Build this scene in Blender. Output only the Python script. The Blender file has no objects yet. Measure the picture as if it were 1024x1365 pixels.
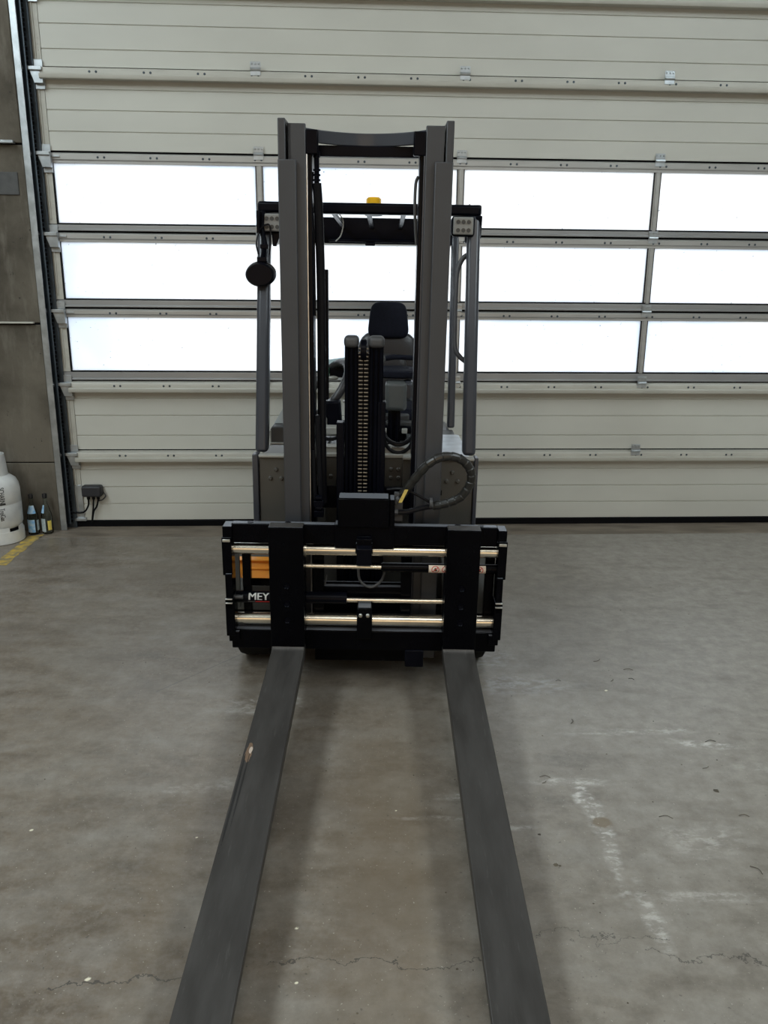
import bpy, math, random
from math import sin, cos, pi, radians as R
from mathutils import Vector, Matrix
random.seed(7)
SC = bpy.context.scene
COL = SC.collection

# ---------------------------------------------------------------- camera, world, light, exposure
CAM_H = 1.73
F_PX, PITCH, ROLL = 1086.0, 0.2694, -0.0087
cam_d = bpy.data.cameras.new('camera')
cam = bpy.data.objects.new('camera', cam_d); COL.objects.link(cam)
cam_d.sensor_fit = 'VERTICAL'; cam_d.sensor_height = 36.0
cam_d.lens = 36.0 * F_PX / 1365.0
cam_d.clip_start = 0.05; cam_d.clip_end = 200
cam.matrix_world = (Matrix.Translation((0, 0, CAM_H)) @ Matrix.Rotation(pi/2 - PITCH, 4, 'X') @ Matrix.Rotation(-ROLL, 4, 'Z'))
SC.camera = cam

w = bpy.data.worlds.new('overcast_sky'); SC.world = w; w.use_nodes = True
wn, wl = w.node_tree.nodes, w.node_tree.links
bg = wn['Background']
tc = wn.new('ShaderNodeTexCoord'); nz = wn.new('ShaderNodeTexNoise'); nz.inputs['Scale'].default_value = 3.0
cr = wn.new('ShaderNodeValToRGB')
cr.color_ramp.elements[0].position = .35; cr.color_ramp.elements[0].color = (.88, .93, 1, 1)
cr.color_ramp.elements[1].position = .62; cr.color_ramp.elements[1].color = (.98, 1, 1, 1)
wl.new(tc.outputs['Generated'], nz.inputs['Vector']); wl.new(nz.outputs['Fac'], cr.inputs['Fac']); wl.new(cr.outputs['Color'], bg.inputs['Color'])
bg.inputs['Strength'].default_value = 2.6

def area(name, loc, rot, sx, sy, power, color):
    d = bpy.data.lights.new(name, 'AREA'); d.shape = 'RECTANGLE'; d.size = sx; d.size_y = sy
    d.energy = power; d.color = color
    o = bpy.data.objects.new(name, d); COL.objects.link(o); o.location = loc; o.rotation_euler = rot
    return o
area('rooflight_left', (-3.8, -0.2, 5.5), (0, R(-25), 0), 1.2, 8.0, 330, (.84, .96, 1.0))
area('rooflight_right', (3.9, -0.2, 5.5), (0, R(25), 0), 1.2, 8.0, 240, (.84, .96, 1.0))
area('warm_fill_behind', (0.2, -7.6, 1.5), (R(90), 0, 0), 7.0, 2.6, 95, (1.0, .70, .40))  # added fill light that warms the door panels; no opening is built there
area('rooflight_middle', (0.3, -2.2, 5.7), (0, 0, 0), 1.4, 3.0, 80, (1.0, .95, .88))

vs = SC.view_settings
vs.view_transform = 'Standard'; vs.look = 'None'; vs.gamma = 1.0; vs.exposure = 0.0; vs.use_curve_mapping = False

# ---------------------------------------------------------------- materials
def nodes(m):
    return m.node_tree.nodes, m.node_tree.links
def mat(name, col, rough=.5, metal=0.0, var=0.0, scale=8.0, bump=0.0, spec=.5, col2=None, rvar=0.0, coat=0.0, stretch=None):
    m = bpy.data.materials.new(name); m.use_nodes = True
    n, l = nodes(m); b = n['Principled BSDF']
    b.inputs['Base Color'].default_value = (*col, 1); b.inputs['Roughness'].default_value = rough
    b.inputs['Metallic'].default_value = metal; b.inputs['Specular IOR Level'].default_value = spec
    b.inputs['Coat Weight'].default_value = coat
    t = n.new('ShaderNodeTexCoord'); z = n.new('ShaderNodeTexNoise'); z.inputs['Scale'].default_value = scale; z.inputs['Detail'].default_value = 5
    mp = n.new('ShaderNodeMapping'); mp.inputs['Scale'].default_value = stretch or (1, 1, 1)
    l.new(t.outputs['Object'], mp.inputs['Vector']); l.new(mp.outputs['Vector'], z.inputs['Vector'])
    r = n.new('ShaderNodeValToRGB'); c2 = col2 or tuple(c*(1-var) for c in col)
    r.color_ramp.elements[0].position = .35; r.color_ramp.elements[1].position = .65
    r.color_ramp.elements[0].color = (*c2, 1); r.color_ramp.elements[1].color = (*col, 1)
    l.new(z.outputs['Fac'], r.inputs['Fac']); l.new(r.outputs['Color'], b.inputs['Base Color'])
    if rvar:
        a = n.new('ShaderNodeMapRange'); a.inputs['To Min'].default_value = rough - rvar; a.inputs['To Max'].default_value = rough + rvar
        l.new(z.outputs['Fac'], a.inputs['Value']); l.new(a.outputs[0], b.inputs['Roughness'])
    if bump:
        u = n.new('ShaderNodeBump'); u.inputs['Strength'].default_value = bump; u.inputs['Distance'].default_value = .01
        l.new(z.outputs['Fac'], u.inputs['Height']); l.new(u.outputs['Normal'], b.inputs['Normal'])
    return m

M = {}
M['mast'] = mat('mast_grey_paint', (.046, .047, .052), .48, var=.12, scale=5, rvar=.05)
M['mast2'] = mat('pillar_grey_paint', (.048, .051, .062), .28, var=.1, scale=5)
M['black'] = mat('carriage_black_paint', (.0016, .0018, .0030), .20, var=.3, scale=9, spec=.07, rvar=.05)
def sheen_tops(m, col, lo=.80, hi=.97):
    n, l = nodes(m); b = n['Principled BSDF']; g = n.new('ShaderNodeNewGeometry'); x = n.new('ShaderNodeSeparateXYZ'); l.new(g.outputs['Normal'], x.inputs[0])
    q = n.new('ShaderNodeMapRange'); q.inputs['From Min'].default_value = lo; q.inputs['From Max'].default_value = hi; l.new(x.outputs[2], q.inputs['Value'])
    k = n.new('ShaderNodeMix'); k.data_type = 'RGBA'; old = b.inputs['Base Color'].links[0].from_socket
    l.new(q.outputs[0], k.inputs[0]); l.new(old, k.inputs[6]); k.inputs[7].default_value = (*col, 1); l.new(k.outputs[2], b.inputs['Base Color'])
sheen_tops(M['black'], (.13, .135, .15), .93, .995)  # bright sheen on upward faces, mixed into the base colour
M['gloss'] = mat('glossy_black_housing', (.004, .004, .006), .15, var=.2, spec=.35)
M['dark'] = mat('dark_rail_paint', (.0030, .0034, .0065), .28, var=.3, scale=9, spec=.08)
M['rubber'] = mat('black_rubber', (.008, .008, .009), .6, var=.3, scale=30, spec=.12)
M['tyre'] = mat('tyre_rubber', (.011, .010, .009), .8, var=.4, scale=14, spec=.15, bump=.1)
M['body'] = mat('body_grey_paint', (.070, .066, .058), .45, var=.12, scale=4)
M['lightgrey'] = mat('light_grey_paint', (.34, .33, .30), .4, var=.1, scale=6)
M['orange'] = mat('orange_paint', (.98, .36, .035), .4, var=.06, scale=5)
M['chrome'] = mat('polished_rod', (.80, .76, .66), .24, metal=1, var=.18, scale=9, rvar=.06)
M['edge_glint'] = mat('edge_glint_steel', (.62, .62, .62), .3, metal=1, var=.2, scale=20)
M['zinc'] = mat('zinc_bolt', (.62, .61, .56), .35, metal=1, var=.15, scale=30)
M['chain'] = mat('oiled_chain', (.30, .27, .22), .35, metal=.9, var=.35, scale=60)
M['cap'] = mat('post_cap_grey', (.060, .060, .062), .5, var=.1, scale=20)
M['seat'] = mat('seat_black_fabric', (.009, .010, .018), .7, var=.2, scale=60, spec=.12, bump=.1)
M['vinyl'] = mat('seat_vinyl', (.026, .024, .026), .38, var=.15, scale=12, spec=.5)
M['console'] = mat('console_grey_plastic', (.085, .092, .092), .34, var=.08, scale=20)
M['amber'] = mat('amber_lens', (.90, .48, .01), .25, var=.1, scale=20)
M['led'] = mat('headlight_lens', (.24, .24, .23), .3, var=.1, scale=80)
M['leddot'] = mat('headlight_dark', (.05, .05, .05), .3)
M['hood'] = mat('clear_hood', (.45, .50, .52), .25, var=.1, scale=8)
M['paper'] = mat('blue_sheet', (.55, .70, .74), .6, var=.08, scale=10)
M['sheath'] = mat('hose_spiral_wrap', (.018, .017, .015), .34, var=.2, scale=40, spec=.5)
M['hose'] = mat('hydraulic_hose', (.006, .006, .008), .35, var=.2, scale=40, spec=.2)
M['tag'] = mat('yellow_tag', (.65, .48, .12), .6, var=.3, scale=60)
M['label'] = mat('label_beige', (.78, .66, .54), .6, var=.06, scale=30)
M['red'] = mat('print_red', (.55, .02, .02), .6)
M['ink'] = mat('print_black', (.012, .012, .012), .6)
M['white'] = mat('print_white', (.86, .86, .84), .55)
M['panel'] = mat('door_panel_paint', (.575, .568, .515), .5, var=.07, scale=1.7, rvar=.05, stretch=(1, 1, 2))
M['alu'] = mat('door_aluminium', (.44, .43, .41), .42, metal=.35, var=.12, scale=3, rvar=.06, stretch=(1, 1, 6))
M['alu2'] = mat('door_lip_paint', (.50, .485, .43), .48, var=.10, scale=5, stretch=(1, 1, 4))
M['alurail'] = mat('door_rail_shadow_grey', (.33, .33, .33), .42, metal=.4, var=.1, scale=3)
M['galv'] = mat('galvanised_steel', (.50, .53, .55), .38, metal=.8, var=.3, scale=14, rvar=.1)
M['galvdark'] = mat('track_dark_steel', (.075, .095, .115), .45, metal=.6, var=.4, scale=9)
M['gasket'] = mat('black_gasket', (.004, .004, .005), .6, spec=.08)
M['box'] = mat('black_plastic_box', (.022, .022, .027), .5, var=.1, scale=40)
M['wallp'] = mat('hall_wall_paint', (.42, .40, .36), .8, var=.1, scale=1.5)
M['ceil'] = mat('hall_ceiling', (.40, .40, .39), .8, var=.1, scale=1.5)
M['gaswhite'] = mat('gas_bottle_white', (.74, .74, .71), .42, var=.0, col2=(.55, .56, .56), scale=7, rvar=.08)
M['bluelabel'] = mat('bottle_blue_label', (.22, .50, .82), .5, col2=(.62, .76, .88), scale=35)
M['palelabel'] = mat('bottle_pale_label', (.50, .58, .60), .5, var=.25, scale=50)
M['yellowlabel'] = mat('bottle_yellow_label', (.85, .68, .14), .5, var=.1, scale=50)
M['capblack'] = mat('bottle_cap_black', (.01, .01, .012), .4)

def glass_mat(name, col):
    m = bpy.data.materials.new(name); m.use_nodes = True
    n, l = nodes(m); n.remove(n['Principled BSDF']); out = n['Material Output']
    t = n.new('ShaderNodeBsdfTransparent'); t.inputs['Color'].default_value = (*col, 1)
    g = n.new('ShaderNodeBsdfGlossy'); g.inputs['Roughness'].default_value = .03
    f = n.new('ShaderNodeLayerWeight'); f.inputs['Blend'].default_value = .12
    ms = n.new('ShaderNodeMixShader'); l.new(f.outputs['Fresnel'], ms.inputs[0]); l.new(t.outputs[0], ms.inputs[1]); l.new(g.outputs[0], ms.inputs[2]); l.new(ms.outputs[0], out.inputs['Surface'])
    return m
M['glass'] = glass_mat('bottle_glass', (.96, .985, .98))

def pane_mat():   # milky acrylic pane: scatters the outdoor light
    m = bpy.data.materials.new('milky_acrylic_pane'); m.use_nodes = True
    n, l = nodes(m); n.remove(n['Principled BSDF']); out = n['Material Output']
    t = n.new('ShaderNodeTexCoord')
    z = n.new('ShaderNodeTexNoise'); z.inputs['Scale'].default_value = 1.1; z.inputs['Detail'].default_value = 3
    l.new(t.outputs['Object'], z.inputs['Vector'])
    r = n.new('ShaderNodeValToRGB'); r.color_ramp.elements[0].position = .36; r.color_ramp.elements[1].position = .58
    r.color_ramp.elements[0].color = (.82, .87, .93, 1); r.color_ramp.elements[1].color = (.96, .97, .97, 1)
    l.new(z.outputs['Fac'], r.inputs['Fac'])
    v = n.new('ShaderNodeTexNoise'); v.inputs['Scale'].default_value = 60; l.new(t.outputs['Object'], v.inputs['Vector'])
    sp = n.new('ShaderNodeValToRGB'); sp.color_ramp.elements[0].position = .24; sp.color_ramp.elements[0].color = (.35, .35, .35, 1)
    sp.color_ramp.elements[1].position = .28; sp.color_ramp.elements[1].color = (1, 1, 1, 1)
    l.new(v.outputs['Fac'], sp.inputs['Fac'])
    mx = n.new('ShaderNodeMix'); mx.data_type = 'RGBA'; mx.blend_type = 'MULTIPLY'; mx.inputs['Factor'].default_value = 1
    l.new(r.outputs['Color'], mx.inputs[6]); l.new(sp.outputs['Color'], mx.inputs[7])
    tr = n.new('ShaderNodeBsdfTranslucent'); l.new(mx.outputs[2], tr.inputs['Color'])
    gl = n.new('ShaderNodeBsdfGlossy'); gl.inputs['Roughness'].default_value = .1
    ms = n.new('ShaderNodeMixShader'); ms.inputs[0].default_value = .04
    l.new(tr.outputs[0], ms.inputs[1]); l.new(gl.outputs[0], ms.inputs[2]); l.new(ms.outputs[0], out.inputs['Surface'])
    return m
M['pane'] = pane_mat()

class NB:
    """small helper for writing maths in nodes"""
    def __init__(s, m): s.n, s.l = nodes(m)
    def m(s, op, a, b=None, c=None):
        k = s.n.new('ShaderNodeMath'); k.operation = op
        for i, v in enumerate((a, b, c)):
            if v is None: continue
            if isinstance(v, (int, float)): k.inputs[i].default_value = v
            else: s.l.new(v, k.inputs[i])
        return k.outputs[0]
    def noise(s, vec, scale, detail=4, rough=.5):
        z = s.n.new('ShaderNodeTexNoise'); z.inputs['Scale'].default_value = scale; z.inputs['Detail'].default_value = detail; z.inputs['Roughness'].default_value = rough
        s.l.new(vec, z.inputs['Vector']); return z.outputs['Fac']
    def ramp(s, fac, p0, p1, c0=(0, 0, 0), c1=(1, 1, 1)):
        r = s.n.new('ShaderNodeValToRGB'); e = r.color_ramp.elements
        e[0].position = p0; e[1].position = p1; e[0].color = (*c0, 1); e[1].color = (*c1, 1)
        s.l.new(fac, r.inputs['Fac']); return r.outputs['Color']
    def mix(s, fac, a, b):
        k = s.n.new('ShaderNodeMix'); k.data_type = 'RGBA'
        for sock, v in ((k.inputs[0], fac), (k.inputs[6], a), (k.inputs[7], b)):
            if isinstance(v, (int, float)): sock.default_value = v
            elif isinstance(v, tuple): sock.default_value = (*v, 1)
            else: s.l.new(v, sock)
        return k.outputs[2]
    def mapping(s, vec, scale=(1, 1, 1), rot=(0, 0, 0)):
        k = s.n.new('ShaderNodeMapping'); k.inputs['Scale'].default_value = scale; k.inputs['Rotation'].default_value = rot
        s.l.new(vec, k.inputs['Vector']); return k.outputs[0]

def floor_mat():
    m = bpy.data.materials.new('worn_concrete_floor'); m.use_nodes = True
    k = NB(m); b = k.n['Principled BSDF']
    t = k.n.new('ShaderNodeTexCoord'); P = t.outputs['Object']
    sx = k.n.new('ShaderNodeSeparateXYZ'); k.l.new(P, sx.inputs[0]); X, Y = sx.outputs[0], sx.outputs[1]
    big = k.noise(P, .9, 5, .55); mid = k.noise(k.mapping(P, (1, 2.2, 1), (0, 0, .15)), 3.2, 6, .6); fine = k.noise(P, 38, 5, .65)
    col = k.mix(k.ramp(big, .36, .66), (.140, .108, .076), (.225, .185, .143))
    # pale sheen on the right of the floor, painted into the base colour
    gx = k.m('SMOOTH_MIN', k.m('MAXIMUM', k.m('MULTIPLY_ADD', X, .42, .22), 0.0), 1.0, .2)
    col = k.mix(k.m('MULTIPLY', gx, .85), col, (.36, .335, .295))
    col = k.mix(k.m('MULTIPLY', k.ramp(mid, .42, .74), .7), col, (.32, .296, .262))
    col = k.mix(k.m('MULTIPLY', k.ramp(mid, .30, .46, (1, 1, 1), (0, 0, 0)), .55), col, (.085, .070, .054))
    col = k.mix(k.m('MULTIPLY', k.ramp(fine, .42, .60), .35), col, (.27, .245, .212))
    col = k.mix(k.m('MULTIPLY', k.ramp(k.noise(P, 13, 6, .7), .35, .65, (1, 1, 1), (0, 0, 0)), .45), col, (.095, .078, .060))
    wob = k.m('MULTIPLY', k.m('SUBTRACT', k.noise(P, 7, 5, .65), .5), 1.0)
    def blob(cx, cy, rx, ry, rot=0.0, soft=.35, dist=.35):
        dx = k.m('SUBTRACT', X, cx); dy = k.m('SUBTRACT', Y, cy)
        a = k.m('DIVIDE', k.m('ADD', k.m('MULTIPLY', dx, cos(rot)), k.m('MULTIPLY', dy, sin(rot))), rx)
        c = k.m('DIVIDE', k.m('SUBTRACT', k.m('MULTIPLY', dy, cos(rot)), k.m('MULTIPLY', dx, sin(rot))), ry)
        r = k.m('SQRT', k.m('ADD', k.m('MULTIPLY', a, a), k.m('MULTIPLY', c, c)))
        r = k.m('ADD', r, k.m('MULTIPLY', wob, dist*4))
        q = k.n.new('ShaderNodeMapRange'); q.inputs['From Min'].default_value = 1.0; q.inputs['From Max'].default_value = 1.0 - soft
        q.clamp = True; k.l.new(r, q.inputs['Value']); return q.outputs[0]
    scuff = k.ramp(k.noise(k.mapping(P, (1, 1.9, 1)), 17, 8, .72), .46, .60)
    def paint(fac, strength, colour):
        nonlocal col
        col = k.mix(k.m('MULTIPLY', fac, strength), col, colour)
    # scraped white streaks and patches on the right, in the order seen from far to near
    for (cx, cy, rx, ry, rot, st) in ((1.27, 2.86, .20, .035, -.15, .8), (1.05, 2.95, .40, .03, .05, .5), (.70, 2.60, .20, .035, 0, .65), (.72, 2.47, .045, .21, .12, .95),
                                      (.735, 2.20, .03, .24, -.05, .8), (.78, 1.95, .035, .20, 0, .6), (.30, 2.50, .13, .03, 0, .55), (.16, 2.38, .16, .018, 0, .5),
                                      (.42, 2.33, .12, .02, .1, .5), (1.05, 2.28, .17, .10, 0, .45), (.95, 2.02, .30, .035, 0, .4), (1.55, 2.72, .25, .04, .1, .5),
                                      (-.50, 3.16, .22, .12, .2, .55), (-.34, 3.5, .12, .10, 0, .3), (-.62, 2.55, .22, .06, .2, .3)):
        paint(k.m('MULTIPLY', blob(cx, cy, rx, ry, rot, .6), k.m('MAXIMUM', scuff, .12)), st, (.56, .53, .49))
    for (cx, cy, rx, ry) in ((.42, 3.60, .30, .16), (.60, 3.35, .35, .12)):
        paint(k.m('MULTIPLY', blob(cx, cy, rx, ry, 0, .8), scuff), .4, (.5, .51, .53))
    paint(blob(.742, 2.37, .036, .028, 0, .3, .5), .95, (.17, .13, .085))      # pot hole
    for (cx, cy, rx, ry, st) in ((-.30, 2.45, .25, .22, .45), (-1.35, 4.75, .6, .3, .4), (-1.9, 3.9, .5, .22, .35), (.05, 2.0, .3, .2, .35), (-1.05, 3.3, .16, .14, .4), (-1.35, 3.6, .3, .15, .35), (1.2, 4.6, .7, .2, .3)):
        paint(blob(cx, cy, rx, ry, .1, .9, .45), st, (.135, .115, .095))
    for (cx, cy, rx, ry, st) in ((.0, 2.3, .26, 1.3, .55), (.10, 2.0, .07, .7, .35), (-.66, 2.2, .10, .9, .30), (-1.2, 3.0, .5, .2, .2)):
        paint(blob(cx, cy, rx, ry, .0, .9, .2), st, (.150, .108, .066))           # browner shade between and beside the forks, painted in
    for (cx, cy, r) in ((-.234, 1.885, .014), (-.215, 1.70, .010), (-.12, 1.565, .016), (-.755, 1.705, .013), (-1.15, 2.3, .012), (-.60, 2.27, .010), (.35, 2.9, .01), (-.4, 2.25, .008), (1.0, 3.3, .012), (-1.05, 1.75, .01), (.05, 2.42, .008)):
        paint(blob(cx, cy, r*.75, r*.55, .5, .4, .6), .9, (.78, .72, .55))          # pale paint drips
    speck = k.ramp(k.noise(P, 120, 2, .5), .70, .73)
    paint(speck, .5, (.55, .52, .45))
    speck2 = k.ramp(k.noise(P, 75, 2, .5), .27, .30, (1, 1, 1), (0, 0, 0))
    paint(speck2, .5, (.05, .045, .04))
    # hairline cracks
    def crack(x0, x1, y0, slope, amp):
        yy = k.m('ADD', k.m('MULTIPLY_ADD', k.m('SUBTRACT', X, x0), slope, y0), k.m('MULTIPLY', wob, amp))
        d = k.m('ABSOLUTE', k.m('SUBTRACT', Y, yy))
        q = k.m('LESS_THAN', d, .0022)
        return k.m('MULTIPLY', q, k.m('MULTIPLY', k.m('GREATER_THAN', X, x0), k.m('LESS_THAN', X, x1)))
    for a in ((.43, .80, 1.86, .03, .35), (.72, 1.05, 1.80, -.10, .2), (-.85, -.46, 1.68, .10, .15), (-.30, .35, 1.76, .02, .2)):
        paint(crack(*a), .7, (.05, .045, .04))
    dx = k.m('ABSOLUTE', k.m('SUBTRACT', k.m('MULTIPLY_ADD', k.m('SUBTRACT', X, -1.0), 1.25, 3.25), Y))
    paint(k.m('MULTIPLY', k.m('LESS_THAN', dx, .004), k.m('MULTIPLY', k.m('GREATER_THAN', X, -1.0), k.m('LESS_THAN', X, -.66))), .6, (.07, .065, .06))
    k.l.new(col, b.inputs['Base Color'])
    rr = k.n.new('ShaderNodeMapRange'); rr.inputs['To Min'].default_value = .27; rr.inputs['To Max'].default_value = .50
    k.l.new(mid, rr.inputs['Value']); k.l.new(rr.outputs[0], b.inputs['Roughness'])
    b.inputs['Specular IOR Level'].default_value = .62
    bu = k.n.new('ShaderNodeBump'); bu.inputs['Strength'].default_value = .25; bu.inputs['Distance'].default_value = .004
    k.l.new(k.m('ADD', k.m('MULTIPLY', fine, .6), mid), bu.inputs['Height']); k.l.new(bu.outputs['Normal'], b.inputs['Normal'])
    return m
M['floor'] = floor_mat()
M['threshold'] = mat('threshold_concrete', (.225, .185, .145), .6, col2=(.13, .105, .08), scale=3.5, bump=.2, stretch=(1, 3, 1))

def concrete_mat():
    m = bpy.data.materials.new('cast_concrete'); m.use_nodes = True
    k = NB(m); b = k.n['Principled BSDF']; t = k.n.new('ShaderNodeTexCoord'); P = t.outputs['Object']
    col = k.mix(k.ramp(k.noise(P, 2.2, 6, .6), .35, .65), (.062, .052, .038), (.145, .126, .098))
    col = k.mix(k.m('MULTIPLY', k.ramp(k.noise(k.mapping(P, (3, 3, .7)), 5, 5, .6), .52, .70), .5), col, (.20, .18, .148))
    col = k.mix(k.ramp(k.noise(P, 22, 3, .6), .27, .32, (1, 1, 1), (0, 0, 0)), col, (.035, .03, .026))
    k.l.new(col, b.inputs['Base Color']); b.inputs['Roughness'].default_value = .85
    bu = k.n.new('ShaderNodeBump'); bu.inputs['Strength'].default_value = .4; bu.inputs['Distance'].default_value = .006
    k.l.new(k.noise(P, 24, 5, .6), bu.inputs['Height']); k.l.new(bu.outputs['Normal'], b.inputs['Normal'])
    return m
M['concrete'] = concrete_mat()

def fork_mat():
    m = bpy.data.materials.new('fork_blade_paint'); m.use_nodes = True
    k = NB(m); b = k.n['Principled BSDF']; t = k.n.new('ShaderNodeTexCoord'); P = t.outputs['Object']
    sx = k.n.new('ShaderNodeSeparateXYZ'); k.l.new(P, sx.inputs[0]); X, Y = sx.outputs[0], sx.outputs[1]
    n1 = k.noise(k.mapping(P, (5, .8, 5)), 4, 5, .6)
    col = k.mix(k.ramp(n1, .35, .65), (.042, .038, .035), (.062, .057, .053))
    col = k.mix(k.m('MULTIPLY', k.ramp(k.noise(k.mapping(P, (14, 1.2, 1)), 6, 5, .7), .60, .70), .35), col, (.12, .12, .11))
    wob = k.m('SUBTRACT', k.noise(P, 30, 4, .6), .5)
    def spot(cx, cy, rx, ry, d=1.2):
        a = k.m('DIVIDE', k.m('SUBTRACT', X, cx), rx); c = k.m('DIVIDE', k.m('SUBTRACT', Y, cy), ry)
        r = k.m('ADD', k.m('SQRT', k.m('ADD', k.m('MULTIPLY', a, a), k.m('MULTIPLY', c, c))), k.m('MULTIPLY', wob, d))
        return k.m('LESS_THAN', r, 1.0)
    # rust spot on the left blade and the scratch dragged towards the tip
    col = k.mix(spot(-.357, -1.18, .011, .055), col, (.20, .13, .085))
    col = k.mix(spot(-.353, -1.165, .006, .02), col, (.58, .48, .40))
    col = k.mix(k.m('MULTIPLY', spot(-.367, -1.42, .004, .22, .8), .8), col, (.012, .012, .012))
    col = k.mix(k.m('MULTIPLY', spot(-.354, -1.36, .003, .18, .8), .7), col, (.010, .010, .010))
    k.l.new(col, b.inputs['Base Color'])
    rr = k.n.new('ShaderNodeMapRange'); rr.inputs['To Min'].default_value = .34; rr.inputs['To Max'].default_value = .56
    k.l.new(n1, rr.inputs['Value']); k.l.new(rr.outputs[0], b.inputs['Roughness'])
    b.inputs['Metallic'].default_value = .25
    return m
M['fork'] = fork_mat()

# ---------------------------------------------------------------- mesh builder
class MB:
    def __init__(s): s.v = []; s.f = []; s.c = []
    def add(s, vs, fs):
        o = len(s.v); s.c.append((o, len(s.f), len(vs), len(fs))); s.v += [tuple(p) for p in vs]; s.f += [tuple(i+o for i in f) for f in fs]; return s
    def box(s, x0, x1, y0, y1, z0, z1):
        x0, x1 = sorted((x0, x1)); y0, y1 = sorted((y0, y1)); z0, z1 = sorted((z0, z1))
        return s.add([(x, y, z) for z in (z0, z1) for y in (y0, y1) for x in (x0, x1)],
                     [(0, 2, 3, 1), (4, 5, 7, 6), (0, 1, 5, 4), (2, 6, 7, 3), (0, 4, 6, 2), (1, 3, 7, 5)])
    def prism(s, poly, axis, a, b):
        """poly: 2D outline in the two other axes (in x,y,z order); extruded along axis from a to b"""
        def pt(u, v, w): return {'x': (w, u, v), 'y': (u, w, v), 'z': (u, v, w)}[axis]
        n = len(poly)
        vs = [pt(u, v, a) for u, v in poly] + [pt(u, v, b) for u, v in poly]
        fs = [tuple(range(n))[::-1], tuple(range(n, 2*n))] + [(i, (i+1) % n, n+(i+1) % n, n+i) for i in range(n)]
        return s.add(vs, fs)
    def tube(s, pts, r, n=12, caps=True, closed=False):
        pts = [Vector(p) for p in pts]; N = len(pts); rs = r if isinstance(r, (list, tuple)) else [r]*N
        vs = []; fs = []; prev = None
        for i, p in enumerate(pts):
            t = (pts[min(i+1, N-1)] - pts[max(i-1, 0)]).normalized()
            if prev is None:
                a = Vector((0, 0, 1)) if abs(t.z) < .9 else Vector((1, 0, 0)); u = t.cross(a).normalized()
            else: u = (prev - t*prev.dot(t)).normalized()
            prev = u; v = t.cross(u)
            vs += [p + rs[i]*(cos(2*pi*j/n)*u + sin(2*pi*j/n)*v) for j in range(n)]
        for i in range(N-1):
            fs += [(i*n+j, i*n+(j+1) % n, (i+1)*n+(j+1) % n, (i+1)*n+j) for j in range(n)]
        if caps: fs += [tuple(range(n))[::-1], tuple((N-1)*n+j for j in range(n))]
        return s.add(vs, fs)
    def cyl(s, p0, p1, r, n=20, r1=None): return s.tube([p0, p1], [r, r if r1 is None else r1], n)
    def lathe(s, prof, c=(0, 0, 0), n=32, a0=0.0, a1=2*pi, axis='z'):
        full = abs(a1-a0-2*pi) < 1e-6; m = n if full else n+1
        vs = []; fs = []
        for (r, z) in prof:
            for j in range(m):
                a = a0+(a1-a0)*j/n; x, y = r*cos(a), r*sin(a)
                vs.append((c[0]+x, c[1]+y, c[2]+z) if axis == 'z' else ((c[0]+z, c[1]+x, c[2]+y) if axis == 'x' else (c[0]+x, c[1]+z, c[2]+y)))
        for i in range(len(prof)-1):
            for j in range(n if full else n):
                k2 = (j+1) % m if full else j+1
                fs.append((i*m+j, i*m+k2, (i+1)*m+k2, (i+1)*m+j))
        return s.add(vs, fs)
    def ellipsoid(s, c, r, n=20, k=12, e=1.0):
        vs = []; fs = []
        pw = lambda t: math.copysign(abs(t)**e, t)
        for i in range(k+1):
            th = pi*i/k
            for j in range(n):
                ph = 2*pi*j/n
                vs.append((c[0]+r[0]*pw(sin(th))*pw(cos(ph)), c[1]+r[1]*pw(sin(th))*pw(sin(ph)), c[2]+r[2]*pw(cos(th))))
        for i in range(k):
            fs += [(i*n+j, (i+1)*n+j, (i+1)*n+(j+1) % n, i*n+(j+1) % n) for j in range(n)]
        return s.add(vs, fs)
    def each(s, name, m, parent=None, **kw):
        out = []
        for (vo, fo, nv, nf) in s.c:
            b = MB(); b.add(s.v[vo:vo+nv], [tuple(i-vo for i in f) for f in s.f[fo:fo+nf]]); out.append(b.build(name, m, parent, **kw))
        return out[0]
    def build(s, name, m, parent=None, tf=None, bevel=0.0, seg=2, smooth=True, ang=35):
        vs = [tf(*p) for p in s.v] if tf else s.v
        me = bpy.data.meshes.new(name); me.from_pydata(vs, [], s.f)
        import bmesh
        bm = bmesh.new(); bm.from_mesh(me); bmesh.ops.remove_doubles(bm, verts=bm.verts, dist=1e-6)
        bmesh.ops.recalc_face_normals(bm, faces=bm.faces); bm.to_mesh(me); bm.free()
        if smooth:
            me.shade_smooth(); me.set_sharp_from_angle(angle=R(ang))
        me.materials.append(M[m] if isinstance(m, str) else m)
        o = bpy.data.objects.new(name, me); COL.objects.link(o)
        if parent: o.parent = parent
        if bevel:
            b = o.modifiers.new('bevel', 'BEVEL'); b.width = bevel; b.segments = seg; b.limit_method = 'ANGLE'; b.angle_limit = R(40)
        return o
def spline(pts, k=8):
    P = [Vector(p) for p in pts]; P = [2*P[0]-P[1]] + P + [2*P[-1]-P[-2]]; out = []
    for i in range(1, len(P)-2):
        for j in range(k):
            t = j/k; a, b, c, d = P[i-1], P[i], P[i+1], P[i+2]
            out.append(.5*((2*b)+(c-a)*t+(2*a-5*b+4*c-d)*t*t+(3*b-a-3*c+d)*t**3))
    out.append(P[-2]); return out
def empty(name, loc=(0, 0, 0), rot=(0, 0, 0)):
    o = bpy.data.objects.new(name, None); COL.objects.link(o); o.location = loc; o.rotation_euler = rot; o.empty_display_size = .2; return o
def tag(o, label=None, cat=None, group=None, kind=None):
    for k_, v_ in (('label', label), ('category', cat), ('group', group), ('kind', kind)):
        if v_: o[k_] = v_
    return o
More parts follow.
